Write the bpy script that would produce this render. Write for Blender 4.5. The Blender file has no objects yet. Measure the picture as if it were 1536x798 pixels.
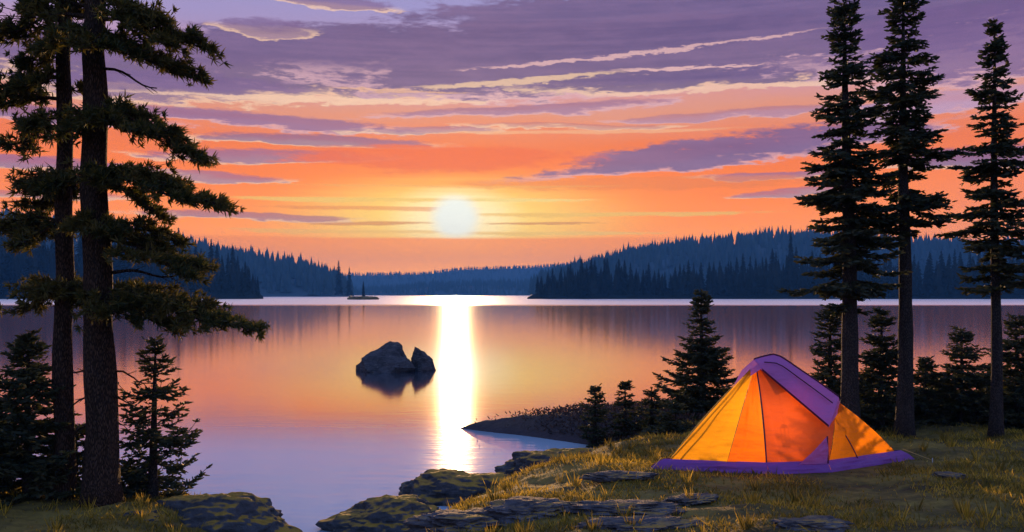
import bpy, bmesh, math, random
import numpy as np
from mathutils import Vector, Matrix, noise as mnoise

S = bpy.context.scene
COL = S.collection
F = 1330.0        # focal length in photo pixels (1536 wide)
HC = 2.7          # eye height above the lake
HY = 441.0        # horizon row of the photo
random.seed(7)


def lin(r, g, b):
    def f(c):
        c /= 255.0
        return c / 12.92 if c <= 0.04045 else ((c + 0.055) / 1.055) ** 2.4
    return (f(r), f(g), f(b), 1.0)


def at(px, py, Y):
    """world point at distance Y seen at photo position px, py (planning aid)"""
    return Vector(((px - 768) / F * Y, Y, HC - (py - HY) / F * Y))


def ongr(px, py, z):
    Y = (HC - z) * F / (py - HY)
    return Vector(((px - 768) / F * Y, Y, z))


# ------------------------------------------------------------------ objects
def props(o, label=None, cat=None, group=None, kind=None):
    if label: o['label'] = label
    if cat: o['category'] = cat
    if group: o['group'] = group
    if kind: o['kind'] = kind
    return o


def empty(name, loc=(0, 0, 0), rz=0.0):
    o = bpy.data.objects.new(name, None)
    o.empty_display_size = 0.2
    o.location = loc
    o.rotation_euler = (0, 0, rz)
    COL.objects.link(o)
    return o


def link(name, me, mat, parent=None, smooth=False):
    o = bpy.data.objects.new(name, me)
    COL.objects.link(o)
    if mat is not None and not me.materials:
        me.materials.append(mat)
    if parent is not None:
        o.parent = parent
    if smooth:
        me.polygons.foreach_set('use_smooth', [True] * len(me.polygons))
    return o


def mesh_of(name, verts, faces):
    me = bpy.data.meshes.new(name)
    me.from_pydata([tuple(v) for v in verts], [], faces)
    me.update()
    return me


def copy_tree(o, parent=None):
    c = o.copy()
    COL.objects.link(c)
    c.parent = parent
    for ch in list(o.children):
        copy_tree(ch, c)
    return c


class Strips:
    """tapered leaf / needle blades gathered into one mesh"""
    def __init__(self):
        self.a, self.b, self.w, self.t = [], [], [], []

    def add(self, p0, p1, w, tip=0.35):
        self.a.append(p0); self.b.append(p1); self.w.append(w); self.t.append(tip)

    def mesh(self, name, rng):
        a = np.array(self.a, float); b = np.array(self.b, float)
        w = np.array(self.w, float)[:, None]; t = np.array(self.t, float)[:, None]
        d = b - a
        r = rng.normal(size=a.shape)
        s = np.cross(d, r)
        s /= np.linalg.norm(s, axis=1)[:, None] + 1e-9
        m = a + d * 0.45
        V = np.stack([a - s * w * 0.25, a + s * w * 0.25, m + s * w * 0.5, b + s * w * 0.5 * t,
                      b - s * w * 0.5 * t, m - s * w * 0.5], axis=1).reshape(-1, 3)
        n = len(a)
        me = bpy.data.meshes.new(name)
        base = np.arange(n)[:, None] * 6
        idx = np.concatenate([base + np.array([[0, 1, 2, 5]]), base + np.array([[5, 2, 3, 4]])], axis=1).reshape(-1)
        me.vertices.add(len(V)); me.vertices.foreach_set('co', V.reshape(-1))
        me.loops.add(len(idx)); me.loops.foreach_set('vertex_index', idx.astype(np.int32))
        me.polygons.add(n * 2)
        me.polygons.foreach_set('loop_start', (np.arange(n * 2) * 4).astype(np.int32))
        me.update(calc_edges=True)
        return me


class Tubes:
    def __init__(self):
        self.v, self.f = [], []

    def add(self, pts, rads, n=6, cap=True, wob=0.0, rnd=None):
        base = len(self.v)
        k = len(pts)
        up = Vector((0.13, 0.31, 0.94))
        for i, p in enumerate(pts):
            d = (pts[min(i + 1, k - 1)] - pts[max(i - 1, 0)]).normalized()
            x = d.cross(up)
            if x.length < 0.05:
                x = d.cross(Vector((1, 0, 0)))
            x.normalize()
            y = d.cross(x)
            for j in range(n):
                a = 2 * math.pi * j / n
                r = rads[i]
                if wob:
                    r *= 1 + wob * mnoise.noise(Vector((math.cos(a) * 1.7, math.sin(a) * 1.7, p.z * 1.1)) * 1.5)
                self.v.append(p + x * math.cos(a) * r + y * math.sin(a) * r)
        for i in range(k - 1):
            for j in range(n):
                a = base + i * n + j; b = base + i * n + (j + 1) % n
                self.f.append((a, b, b + n, a + n))
        if cap:
            self.f.append(tuple(base + j for j in range(n))[::-1])
            self.f.append(tuple(base + (k - 1) * n + j for j in range(n)))

    def mesh(self, name):
        return mesh_of(name, self.v, self.f)


# ---------------------------------------------------------------- materials
class NT:
    def __init__(self, tree):
        self.t = tree
        tree.nodes.clear()

    def n(self, kind, **kw):
        nd = self.t.nodes.new(kind)
        for k, v in kw.items():
            setattr(nd, k, v)
        return nd

    def put(self, sock, v):
        if isinstance(v, bpy.types.NodeSocket):
            self.t.links.new(v, sock)
        elif v is not None:
            try:
                sock.default_value = v
            except Exception:
                sock.default_value = (v, v, v, 1) if len(sock.default_value) == 4 else (v, v, v)

    def m(self, op, a, b=None, c=None, clamp=False):
        nd = self.n('ShaderNodeMath', operation=op, use_clamp=clamp)
        self.put(nd.inputs[0], a)
        if b is not None: self.put(nd.inputs[1], b)
        if c is not None: self.put(nd.inputs[2], c)
        return nd.outputs[0]

    def ss(self, x, lo, hi, a=0.0, b=1.0, kind='SMOOTHSTEP'):
        nd = self.n('ShaderNodeMapRange', interpolation_type=kind)
        self.put(nd.inputs['Value'], x)
        self.put(nd.inputs['From Min'], lo); self.put(nd.inputs['From Max'], hi)
        self.put(nd.inputs['To Min'], a); self.put(nd.inputs['To Max'], b)
        return nd.outputs[0]

    def mix(self, f, a, b, mode='MIX'):
        nd = self.n('ShaderNodeMix', data_type='RGBA', blend_type=mode)
        self.put(nd.inputs[0], f); self.put(nd.inputs[6], a); self.put(nd.inputs[7], b)
        return nd.outputs[2]

    def vec(self, x, y, z):
        nd = self.n('ShaderNodeCombineXYZ')
        self.put(nd.inputs[0], x); self.put(nd.inputs[1], y); self.put(nd.inputs[2], z)
        return nd.outputs[0]

    def noise(self, v, scale=1.0, detail=3.0, rough=0.55, col=False, dist=0.0):
        nd = self.n('ShaderNodeTexNoise')
        if v is not None: self.put(nd.inputs['Vector'], v)
        self.put(nd.inputs['Scale'], scale); self.put(nd.inputs['Detail'], detail)
        self.put(nd.inputs['Roughness'], rough); self.put(nd.inputs['Distortion'], dist)
        return nd.outputs['Color' if col else 'Fac']

    def ramp(self, f, stops, interp='LINEAR'):
        nd = self.n('ShaderNodeValToRGB')
        cr = nd.color_ramp
        cr.interpolation = interp
        while len(cr.elements) < len(stops):
            cr.elements.new(0.5)
        for e, (p, c) in zip(cr.elements, stops):
            e.position = p; e.color = c
        self.put(nd.inputs[0], f)
        return nd.outputs[0]

    def mapped(self, v, scale=(1, 1, 1), rot=(0, 0, 0)):
        nd = self.n('ShaderNodeMapping')
        self.put(nd.inputs['Vector'], v)
        nd.inputs['Scale'].default_value = scale
        nd.inputs['Rotation'].default_value = rot
        return nd.outputs[0]

    def bump(self, h, strength=0.4, dist=0.05):
        nd = self.n('ShaderNodeBump')
        nd.inputs['Strength'].default_value = strength
        nd.inputs['Distance'].default_value = dist
        self.put(nd.inputs['Height'], h)
        return nd.outputs[0]


def new_mat(name):
    m = bpy.data.materials.new(name)
    m.use_nodes = True
    return m, NT(m.node_tree)


def finish(nt, shader):
    o = nt.n('ShaderNodeOutputMaterial')
    nt.t.links.new(shader, o.inputs['Surface'])


def principled(nt, color, rough=0.8, normal=None, spec=0.3, **kw):
    p = nt.n('ShaderNodeBsdfPrincipled')
    nt.put(p.inputs['Base Color'], color)
    nt.put(p.inputs['Roughness'], rough)
    nt.put(p.inputs['Specular IOR Level'], spec)
    if normal is not None: nt.put(p.inputs['Normal'], normal)
    for k, v in kw.items():
        nt.put(p.inputs[k], v)
    return p.outputs[0]


def foliage_mat(name, c1, c2, c3, trans=0.3, gloss=0.25):
    m, nt = new_mat(name)
    g = nt.n('ShaderNodeNewGeometry')
    tc = nt.n('ShaderNodeTexCoord')
    big = nt.noise(tc.outputs['Object'], 2.2, 2.0)
    col = nt.ramp(g.outputs['Random Per Island'], [(0.0, c1), (0.6, c2), (1.0, c3)])
    col = nt.mix(nt.ss(big, 0.35, 0.7), col, nt.mix(0.5, col, c3))
    d = principled(nt, col, 0.65, spec=gloss)
    t = nt.n('ShaderNodeBsdfTranslucent')
    nt.put(t.inputs[0], nt.mix(1.0, col, (1.0, 0.95, 0.5, 1), 'MULTIPLY'))
    mx = nt.n('ShaderNodeMixShader')
    mx.inputs[0].default_value = trans
    nt.t.links.new(d, mx.inputs[1]); nt.t.links.new(t.outputs[0], mx.inputs[2])
    finish(nt, mx.outputs[0])
    return m


def bark_mat(name, c1, c2, sc=1.0):
    m, nt = new_mat(name)
    tc = nt.n('ShaderNodeTexCoord')
    v = nt.mapped(tc.outputs['Object'], (9 * sc, 9 * sc, 1.6 * sc))
    vo = nt.n('ShaderNodeTexVoronoi', feature='DISTANCE_TO_EDGE')
    nt.put(vo.inputs['Vector'], nt.mapped(tc.outputs['Object'], (16 * sc, 16 * sc, 3.2 * sc)))
    n1 = nt.noise(v, 1.5, 5.0, 0.65, dist=0.6)
    h = nt.m('ADD', nt.m('MULTIPLY', nt.ss(vo.outputs['Distance'], 0.0, 0.35), 0.6), nt.m('MULTIPLY', n1, 0.7))
    col = nt.mix(nt.ss(h, 0.35, 0.95), c1, c2)
    finish(nt, principled(nt, col, 0.9, nt.bump(h, 0.9, 0.03), spec=0.15))
    return m


def rock_mat(name, dark, light, moss=None, mlo=0.55, mhi=0.85, sc=1.0):
    m, nt = new_mat(name)
    tc = nt.n('ShaderNodeTexCoord')
    g = nt.n('ShaderNodeNewGeometry')
    n1 = nt.noise(tc.outputs['Object'], 1.6 * sc, 6.0, 0.62)
    n2 = nt.noise(nt.mapped(tc.outputs['Object'], (3 * sc, 3 * sc, 14 * sc), (0.12, 0.1, 0)), 1.0, 4.0, 0.6)
    n3 = nt.noise(tc.outputs['Object'], 14 * sc, 4.0, 0.7)
    h = nt.m('ADD', nt.m('ADD', nt.m('MULTIPLY', n1, 0.5), nt.m('MULTIPLY', n2, 0.5)), nt.m('MULTIPLY', n3, 0.35))
    col = nt.mix(nt.ss(h, 0.45, 0.9), dark, light)
    # lichen spots
    col = nt.mix(nt.m('MULTIPLY', nt.ss(nt.noise(tc.outputs['Object'], 7 * sc, 3.0), 0.62, 0.7), 0.5), col,
                 nt.mix(0.5, light, (0.25, 0.24, 0.17, 1)))
    if moss:
        sp = nt.n('ShaderNodeSeparateXYZ')
        nt.put(sp.inputs[0], g.outputs['Normal'])
        f = nt.m('ADD', sp.outputs[2], nt.m('MULTIPLY', nt.m('SUBTRACT', n1, 0.5), 0.9))
        mcol = nt.mix(n3, moss[0], moss[1])
        col = nt.mix(nt.ss(f, mlo, mhi), col, mcol)
    finish(nt, principled(nt, col, 0.85, nt.bump(h, 1.0, 0.09), spec=0.25))
    return m


# ------------------------------------------------------------------- camera
cam_d = bpy.data.cameras.new('camera')
cam = bpy.data.objects.new('camera', cam_d)
COL.objects.link(cam)
cam.location = (0, 0, HC)
cam.rotation_euler = (math.pi / 2, 0, 0)
cam_d.sensor_width = 36.0
cam_d.lens = 36.0 * F / 1536.0
cam_d.shift_y = (HY - 399.0) / 1536.0
cam_d.clip_start = 0.1
cam_d.clip_end = 20000.0
S.camera = cam

# --------------------------------------------------------------------- sun
SUN_PX, SUN_PY = 683.0, 327.0
sun_az = math.atan((SUN_PX - 768) / F)
sun_el = math.atan((HY - SUN_PY) / F * math.cos(sun_az))
sun_dir = Vector((math.sin(sun_az) * math.cos(sun_el), math.cos(sun_az) * math.cos(sun_el), math.sin(sun_el)))
sl = bpy.data.lights.new('sun', 'SUN')
sl.energy = 5.0
sl.angle = math.radians(0.5)
sl.color = (1.0, 0.56, 0.24)
so = bpy.data.objects.new('sun', sl)
COL.objects.link(so)
so.location = (-20, 60, 40)
so.rotation_euler = (-sun_dir).to_track_quat('-Z', 'Y').to_euler()

# --------------------------------------------------------------------- sky
W = bpy.data.worlds.new('World')
S.world = W
W.use_nodes = True
nt = NT(W.node_tree)
tc = nt.n('ShaderNodeTexCoord')
sep = nt.n('ShaderNodeSeparateXYZ')
nt.put(sep.inputs[0], tc.outputs['Generated'])
X, Yc, Z = sep.outputs
az = nt.m('ARCTAN2', X, Yc)
hyp = nt.m('SQRT', nt.m('ADD', nt.m('MULTIPLY', X, X), nt.m('MULTIPLY', Yc, Yc)))
hyp = nt.m('MAXIMUM', hyp, 0.02)
el = nt.m('DIVIDE', Z, hyp)
U = nt.m('MULTIPLY', az, F)            # azimuth, in units of 1/F radian
V = nt.m('MULTIPLY', el, F)            # tangent of elevation


def uv(px, py):
    a = math.atan((px - 768) / F)
    return a * F, (HY - py) * math.cos(a)


# turbulence that stretches along the horizon
p1 = nt.vec(nt.m('MULTIPLY', U, 0.0042), nt.m('MULTIPLY', V, 0.022), 0.0)
w1 = nt.m('SUBTRACT', nt.noise(p1, 1.0, 5.0, 0.6), 0.5)
p2 = nt.vec(nt.m('MULTIPLY', U, 0.016), nt.m('MULTIPLY', V, 0.075), 3.7)
w2 = nt.m('SUBTRACT', nt.noise(p2, 1.0, 5.0, 0.65), 0.5)
p3 = nt.vec(nt.m('MULTIPLY', U, 0.0022), nt.m('MULTIPLY', V, 0.10), 8.1)
w3 = nt.m('SUBTRACT', nt.noise(p3, 1.0, 4.0, 0.55), 0.5)
Vw = nt.m('ADD', V, nt.m('ADD', nt.m('MULTIPLY', w1, 34.0), nt.m('MULTIPLY', w2, 12.0)))
p4 = nt.vec(nt.m('MULTIPLY', U, 0.05), nt.m('MULTIPLY', V, 0.19), 5.2)
w4 = nt.m('SUBTRACT', nt.noise(p4, 1.0, 5.0, 0.7), 0.5)
nz = nt.m('ADD', nt.m('ADD', nt.m('MULTIPLY', w1, 1.9), nt.m('MULTIPLY', w2, 2.3)), nt.m('MULTIPLY', w4, 1.3))

vg = nt.m('DIVIDE', nt.m('ADD', V, nt.m('MULTIPLY', w1, 50.0)), 2000.0)
front = nt.ramp(vg, [
    (0.0, (1.9, 0.66, 0.0, 1)), (0.022, (1.7, 0.50, 0.0, 1)), (0.06, (1.4, 0.31, 0.0, 1)), (0.088, (1.15, 0.215, 0.0, 1)),
    (0.110, (0.98, 0.19, 0.03, 1)), (0.135, lin(232, 150, 120)), (0.16, lin(208, 152, 172)), (0.195, lin(166, 146, 192)),
    (0.225, lin(152, 148, 204)), (0.30, lin(178, 184, 222)), (0.45, lin(190, 202, 236)), (0.7, lin(132, 150, 208)), (1.0, lin(88, 108, 172))])
back = nt.ramp(vg, [
    (0.0, lin(128, 142, 190)), (0.06, lin(140, 156, 206)), (0.2, lin(142, 168, 226)), (0.5, lin(140, 170, 232)), (1.0, lin(98, 122, 190))])
dU = nt.m('ABSOLUTE', nt.m('SUBTRACT', U, sun_az * F))
sky = nt.mix(nt.ss(dU, 950, 2900), front, back)
# warm side: a little redder and dimmer away from the sun along the horizon
side = nt.m('MULTIPLY', nt.ss(dU, 420, 900), nt.m('MULTIPLY', nt.ss(V, 260, 120), 0.45))
sky = nt.mix(side, sky, lin(240, 140, 105))

# glow round the sun
su, sv = uv(SUN_PX, SUN_PY)
du = nt.m('SUBTRACT', U, su)
dv = nt.m('SUBTRACT', nt.m('ADD', V, nt.m('MULTIPLY', w3, 26.0)), sv)


def ell(a, b):
    x = nt.m('DIVIDE', du, a); y = nt.m('DIVIDE', dv, b)
    return nt.m('SQRT', nt.m('ADD', nt.m('MULTIPLY', x, x), nt.m('MULTIPLY', y, y)))


sky = nt.mix(nt.m('MULTIPLY', nt.ss(ell(420, 95), 1.0, 0.1), 0.72), sky, lin(255, 178, 52))
sky = nt.mix(nt.m('MULTIPLY', nt.ss(ell(320, 78), 1.0, 0.12), 0.95), sky, (1.25, 0.86, 0.14, 1))
sky = nt.mix(nt.ss(ell(120, 58), 1.0, 0.3), sky, (1.25, 1.05, 0.55, 1))

# band clouds: px, py, half length, height above, height below, slope, colour, opacity, rim
PUR = lin(98, 76, 126); PUR2 = lin(112, 82, 134); MAU = lin(140, 92, 138); PINK = lin(176, 100, 112)
RIM = lin(252, 206, 170); RIMP = lin(226, 176, 186)
CL = [
    (640, 98, 540, 54, 40, 0.045, PUR, 0.92, RIM),
    (1130, 46, 560, 84, 58, 0.06, PUR, 0.92, RIMP),
    (1100, 118, 300, 15, 15, 0.0, PUR, 0.9, RIM),
    (1500, 60, 260, 70, 50, 0.0, PUR2, 0.85, RIMP),
    (260, 130, 200, 26, 24, 0.03, PUR2, 0.8, RIM),
    (398, 40, 70, 14, 12, 0.0, PUR2, 0.7, RIM),
    (500, 4, 90, 12, 10, 0.0, PUR2, 0.75, RIM),
    (380, 180, 240, 13, 12, -0.02, MAU, 0.85, RIMP),
    (790, 164, 220, 9, 10, 0.05, MAU, 0.7, RIMP),
    (640, 196, 120, 5, 5, 0.02, MAU, 0.6, RIM), (840, 190, 160, 5, 5, 0.0, PINK, 0.5, RIM),
    (1150, 168, 200, 6, 6, 0.0, MAU, 0.5, RIMP),
    (470, 212, 190, 11, 9, 0.0, PUR2, 0.75, RIM),
    (400, 236, 190, 12, 9, 0.02, MAU, 0.8, RIM),
    (300, 262, 120, 7, 6, 0.0, MAU, 0.7, RIM),
    (1080, 228, 280, 28, 19, 0.10, PUR2, 0.92, RIMP),
    (1170, 262, 120, 6, 5, 0.0, MAU, 0.75, RIM),
    (1200, 286, 80, 6, 5, 0.0, MAU, 0.65, RIM),
    (370, 323, 160, 7, 7, 0.0, PINK, 0.8, RIM),
    (20, 168, 220, 14, 12, 0.0, PUR2, 0.8, RIMP),
    (60, 246, 170, 11, 9, 0.0, MAU, 0.8, RIM),
    (60, 292, 120, 7, 6, 0.0, PINK, 0.6, RIM),
    (1480, 240, 150, 24, 14, 0.0, PUR2, 0.85, RIM),
    (1450, 150, 160, 18, 14, 0.02, lin(176, 150, 196), 0.6, RIMP),
]
for (px, py, L, ht, hb, sl_, c, op, rim) in CL:
    u0, v0 = uv(px, py)
    t = nt.m('DIVIDE', nt.m('SUBTRACT', U, u0), L)
    t2 = nt.m('MULTIPLY', t, t)
    d = nt.m('SUBTRACT', nt.m('SUBTRACT', Vw, v0), nt.m('MULTIPLY', nt.m('SUBTRACT', U, u0), sl_))
    dd = nt.m('MAXIMUM', nt.m('DIVIDE', d, ht), nt.m('DIVIDE', d, -hb))
    f = nt.m('SUBTRACT', nt.m('SUBTRACT', nt.m('ADD', 1.6 if L > 400 else 1.0, nz), t2), nt.m('MULTIPLY', dd, dd))
    low = nt.ss(d, 4.0, -hb * 0.5)
    rimf = nt.m('MULTIPLY', nt.m('MULTIPLY', nt.ss(f, -0.42, 0.0), low), 0.75)
    sky = nt.mix(rimf, sky, rim)
    sky = nt.mix(nt.m('MULTIPLY', nt.ss(f, -0.05, 0.55), op), sky,
                 nt.mix(nt.ss(nt.m('ADD', w2, w3), -0.3, 0.3), c, nt.mix(0.25, c, lin(170, 130, 170))))

# thin bright and dark streaks
STK = [
    (470, 150, 300, 5, 0.02, lin(250, 204, 172), 0.85), (800, 120, 200, 5, 0.07, lin(252, 208, 165), 0.7),
    (1080, 134, 240, 5, 0.0, lin(248, 200, 172), 0.8), (960, 80, 290, 3.5, 0.075, lin(236, 186, 184), 0.75),
    (1030, 103, 150, 3, 0.0, lin(240, 190, 186), 0.8), (590, 136, 130, 3, 0.0, lin(250, 190, 140), 0.6),
    (560, 300, 230, 4, 0.0, lin(255, 206, 92), 0.8), (900, 322, 280, 4, 0.0, lin(255, 200, 84), 0.8),
    (790, 300, 120, 4, 0.0, lin(255, 226, 130), 0.8), (570, 348, 300, 4, 0.0, lin(255, 196, 84), 0.6),
    (850, 350, 160, 4, 0.0, lin(255, 206, 92), 0.7), (880, 198, 260, 4, 0.0, lin(250, 180, 130), 0.7),
    (650, 238, 260, 24, 0.0, (0.95, 0.13, 0.015, 1), 0.9), (960, 275, 300, 12, 0.0, lin(247, 128, 40), 0.6),
    (560, 336, 120, 2.5, 0.0, lin(226, 138, 52), 0.8), (820, 336, 110, 2.5, 0.0, lin(224, 140, 56), 0.8),
    (560, 312, 180, 4, 0.0, lin(244, 134, 42), 0.6), (700, 280, 300, 3, 0.0, lin(250, 176, 80), 0.5),
]
for (px, py, L, h, sl_, c, op) in STK:
    u0, v0 = uv(px, py)
    t = nt.m('DIVIDE', nt.m('SUBTRACT', U, u0), L)
    Vx = nt.m('ADD', V, nt.m('ADD', nt.m('MULTIPLY', nt.m('ADD', w1, w3), 9.0), nt.m('MULTIPLY', nt.m('ADD', w2, w4), 13.0 if py < 160 else 3.0)))
    d = nt.m('DIVIDE', nt.m('SUBTRACT', nt.m('SUBTRACT', Vx, v0), nt.m('MULTIPLY', nt.m('SUBTRACT', U, u0), sl_)), h)
    f = nt.m('SUBTRACT', nt.m('SUBTRACT', nt.m('ADD', 1.0, nt.m('MULTIPLY', nz, 0.7)), nt.m('MULTIPLY', t, t)), nt.m('MULTIPLY', d, d))
    sky = nt.mix(nt.m('MULTIPLY', nt.ss(f, 0.0, 0.7), op), sky, c)

# the sun's disc, then the flat orange bank below it
disc = nt.ss(ell(46, 42), 1.0, 0.45)
sky = nt.mix(disc, sky, (0.98, 1.08, 1.0, 1))
u0, v0 = uv(700, 384)
tt = nt.m('DIVIDE', nt.m('SUBTRACT', U, u0), 760)
bank = nt.m('MULTIPLY', nt.ss(nt.m('ADD', V, nt.m('MULTIPLY', w3, 7.0)), 86, 81), nt.ss(nt.m('MULTIPLY', tt, tt), 1.0, 0.2))
sky = nt.mix(nt.m('MULTIPLY', bank, 0.93), sky, nt.ramp(nt.m('DIVIDE', V, 100.0), [
    (0.0, (1.9, 0.66, 0.0, 1)), (0.35, (1.7, 0.50, 0.0, 1)), (0.6, (1.35, 0.36, 0.0, 1)), (0.85, (1.28, 0.31, 0.0, 1))]))
# below the horizon
sky = nt.mix(nt.ss(V, -4, -60), sky, lin(70, 75, 95))
# a real atmosphere under it all, at its dusk strength
nish = nt.n('ShaderNodeTexSky', sky_type='NISHITA')
nish.sun_disc = False
nish.sun_elevation = sun_el
nish.sun_rotation = sun_az
bg = nt.n('ShaderNodeBackground')
nt.put(bg.inputs['Color'], sky)
bg.inputs['Strength'].default_value = 0.74
bg2 = nt.n('ShaderNodeBackground')
nt.put(bg2.inputs['Color'], nish.outputs[0])
bg2.inputs['Strength'].default_value = 0.004
ad = nt.n('ShaderNodeAddShader')
nt.t.links.new(bg.outputs[0], ad.inputs[0]); nt.t.links.new(bg2.outputs[0], ad.inputs[1])
ow = nt.n('ShaderNodeOutputWorld')
nt.t.links.new(ad.outputs[0], ow.inputs['Surface'])
W.cycles.sampling_method = 'MANUAL'
W.cycles.sample_map_resolution = 1024

# ------------------------------------------------------------------- water
m_water, nt = new_mat('lake_water')
g = nt.n('ShaderNodeNewGeometry')
P = g.outputs['Position']
sp = nt.n('ShaderNodeSeparateXYZ'); nt.put(sp.inputs[0], P)
yy = sp.outputs[1]
wn = nt.noise(nt.mapped(P, (0.004, 0.012, 1)), 1.0, 3.0)
# open water far out is ruffled by the breeze, the bay is calm, the shallows ripple again
far = nt.m('MULTIPLY', nt.ss(nt.m('ADD', yy, nt.m('MULTIPLY', nt.m('SUBTRACT', wn, 0.5), 90.0)), 195, 245), 1.0)
calm = nt.ss(yy, 120, 30)
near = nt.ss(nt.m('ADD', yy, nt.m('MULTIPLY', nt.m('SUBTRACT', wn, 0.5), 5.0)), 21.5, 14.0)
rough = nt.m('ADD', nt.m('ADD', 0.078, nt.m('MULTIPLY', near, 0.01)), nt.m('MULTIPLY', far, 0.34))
b1 = nt.noise(nt.mapped(P, (0.5, 1.6, 1)), 1.0, 3.0, 0.5)
b2 = nt.noise(nt.mapped(P, (2.2, 6.0, 1)), 1.0, 3.0, 0.5)
hgt = nt.m('ADD', nt.m('MULTIPLY', nt.m('MULTIPLY', b1, 0.08), nt.m('ADD', 0.12, nt.m('MULTIPLY', near, 0.5))), nt.m('MULTIPLY', nt.m('MULTIPLY', b2, 0.03), nt.m('ADD', 0.35, near)))
bm = nt.n('ShaderNodeBump'); bm.inputs['Strength'].default_value = 0.16; bm.inputs['Distance'].default_value = 1.0
nt.put(bm.inputs['Height'], hgt)
fr = nt.n('ShaderNodeFresnel'); fr.inputs['IOR'].default_value = 1.33
fac = nt.m('POWER', fr.outputs[0], 0.36)
body = nt.n('ShaderNodeBsdfDiffuse')
nt.put(body.inputs['Color'], nt.mix(near, (0.02, 0.045, 0.09, 1), (0.44, 0.64, 0.82, 1)))  # near tone: lighter shallows, its pale blue standing in for reflected upper sky
gl = nt.n('ShaderNodeBsdfGlossy', distribution='GGX')
gl.inputs['Color'].default_value = (0.97, 0.97, 0.98, 1)
nt.put(gl.inputs['Roughness'], rough); nt.put(gl.inputs['Normal'], bm.outputs[0])
mx = nt.n('ShaderNodeMixShader'); nt.put(mx.inputs[0], nt.m('MULTIPLY', fac, nt.m('SUBTRACT', 1.0, nt.m('MULTIPLY', near, 0.52))))
gl2 = nt.n('ShaderNodeBsdfGlossy', distribution='GGX')       # choppier wavelets: the soft skirts of the glitter
gl2.inputs['Color'].default_value = (0.97, 0.97, 0.98, 1); gl2.inputs['Roughness'].default_value = 0.19
nt.put(gl2.inputs['Normal'], bm.outputs[0])
mg = nt.n('ShaderNodeMixShader'); mg.inputs[0].default_value = 0.035
nt.t.links.new(gl.outputs[0], mg.inputs[1]); nt.t.links.new(gl2.outputs[0], mg.inputs[2])
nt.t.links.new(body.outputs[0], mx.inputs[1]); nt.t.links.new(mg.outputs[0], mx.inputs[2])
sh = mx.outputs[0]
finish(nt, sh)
me = mesh_of('lake_water', [(-2580, -380, 0), (2580, -380, 0), (2580, 3280, 0), (-2580, 3280, 0)], [(0, 1, 2, 3)])
props(link('lake_water', me, m_water), 'calm lake water mirroring the sunset sky and the wooded hills', 'lake', kind='structure')

# -------------------------------------------------------------- near ground
COAST = [(-300, 40), (-60, 18), (-14, 13.6), (-8, 12.3), (-5.6, 11.6), (-4.2, 11.3), (-3.4, 10.9), (-2.9, 10.4), (-2.72, 9.8), (-2.75, 9.2), (-2.6, 8.5),
         (-2.2, 7.9), (-1.75, 8.2), (-1.5, 8.8), (-1.25, 9.6), (-1.02, 10.4), (-0.75, 11.1), (-0.4, 11.9), (0.05, 12.7), (0.45, 13.4), (0.9, 14.1), (1.4, 14.7),
         (1.75, 15.2), (1.35, 15.9), (0.4, 16.75), (-0.4, 17.35), (-1.1, 17.85), (-0.5, 18.2), (1.5, 19.0), (4, 19.6), (9, 19), (14, 20.5), (60, 34), (300, 90),
         (300, -300), (-300, -300)]
CP = np.array(COAST, float)


def coast_sd(x, y):
    """signed distance to the shoreline, positive on land (numpy arrays)"""
    a = CP; b = np.roll(CP, -1, axis=0)
    best = np.full(x.shape, 1e9)
    inside = np.zeros(x.shape, bool)
    for (ax, ay), (bx, by) in zip(a, b):
        ex, ey = bx - ax, by - ay
        t = np.clip(((x - ax) * ex + (y - ay) * ey) / (ex * ex + ey * ey), 0, 1)
        best = np.minimum(best, (x - ax - t * ex) ** 2 + (y - ay - t * ey) ** 2)
        cond = ((ay > y) != (by > y))
        xin = (bx - ax) * (y - ay) / (by - ay + 1e-12) + ax
        inside ^= cond & (x < xin)
    d = np.sqrt(best)
    return np.where(inside, d, -d)


def fbm(x, y, s, seed=0.0, o=4):
    out = np.empty(x.shape)
    fx, fy, fo = x.ravel(), y.ravel(), out.ravel()
    for i in range(len(fx)):
        fo[i] = mnoise.fractal(Vector((fx[i] * s + seed, fy[i] * s, seed)), 1.0, 2.0, o)
    return out


TENT_C = (3.45, 11.05)


def ground_z(x, y, detail=True):
    x = np.asarray(x, float); y = np.asarray(y, float)
    d = coast_sd(x, y)
    left = np.clip((-1.6 - x) / 1.2, 0, 1) * np.clip((y - 5.5) / 3.0, 0, 1)
    spit = np.clip((y - 15.0) / 1.0, 0, 1)
    hmax = 0.62 - 0.12 * left - 0.12 * spit
    h = np.where(d > 0, hmax * (1 - np.exp(-np.maximum(d, 0) / 0.85)), np.maximum(d, -1.5) * 0.35)
    if detail:
        n = fbm(x, y, 0.7, 3.1) * 0.085 + fbm(x, y, 2.6, 9.2) * 0.03
        h = h + n * np.clip(d / 0.6 + 0.25, 0.0, 1)
    tw = np.clip(1.9 - np.hypot((x - TENT_C[0]) / 1.05, (y - TENT_C[1]) / 0.75), 0, 1)
    h = h * (1 - tw) + 0.6 * tw
    return h


def gz(x, y):
    return float(ground_z(np.array([x]), np.array([y]))[0])


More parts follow.
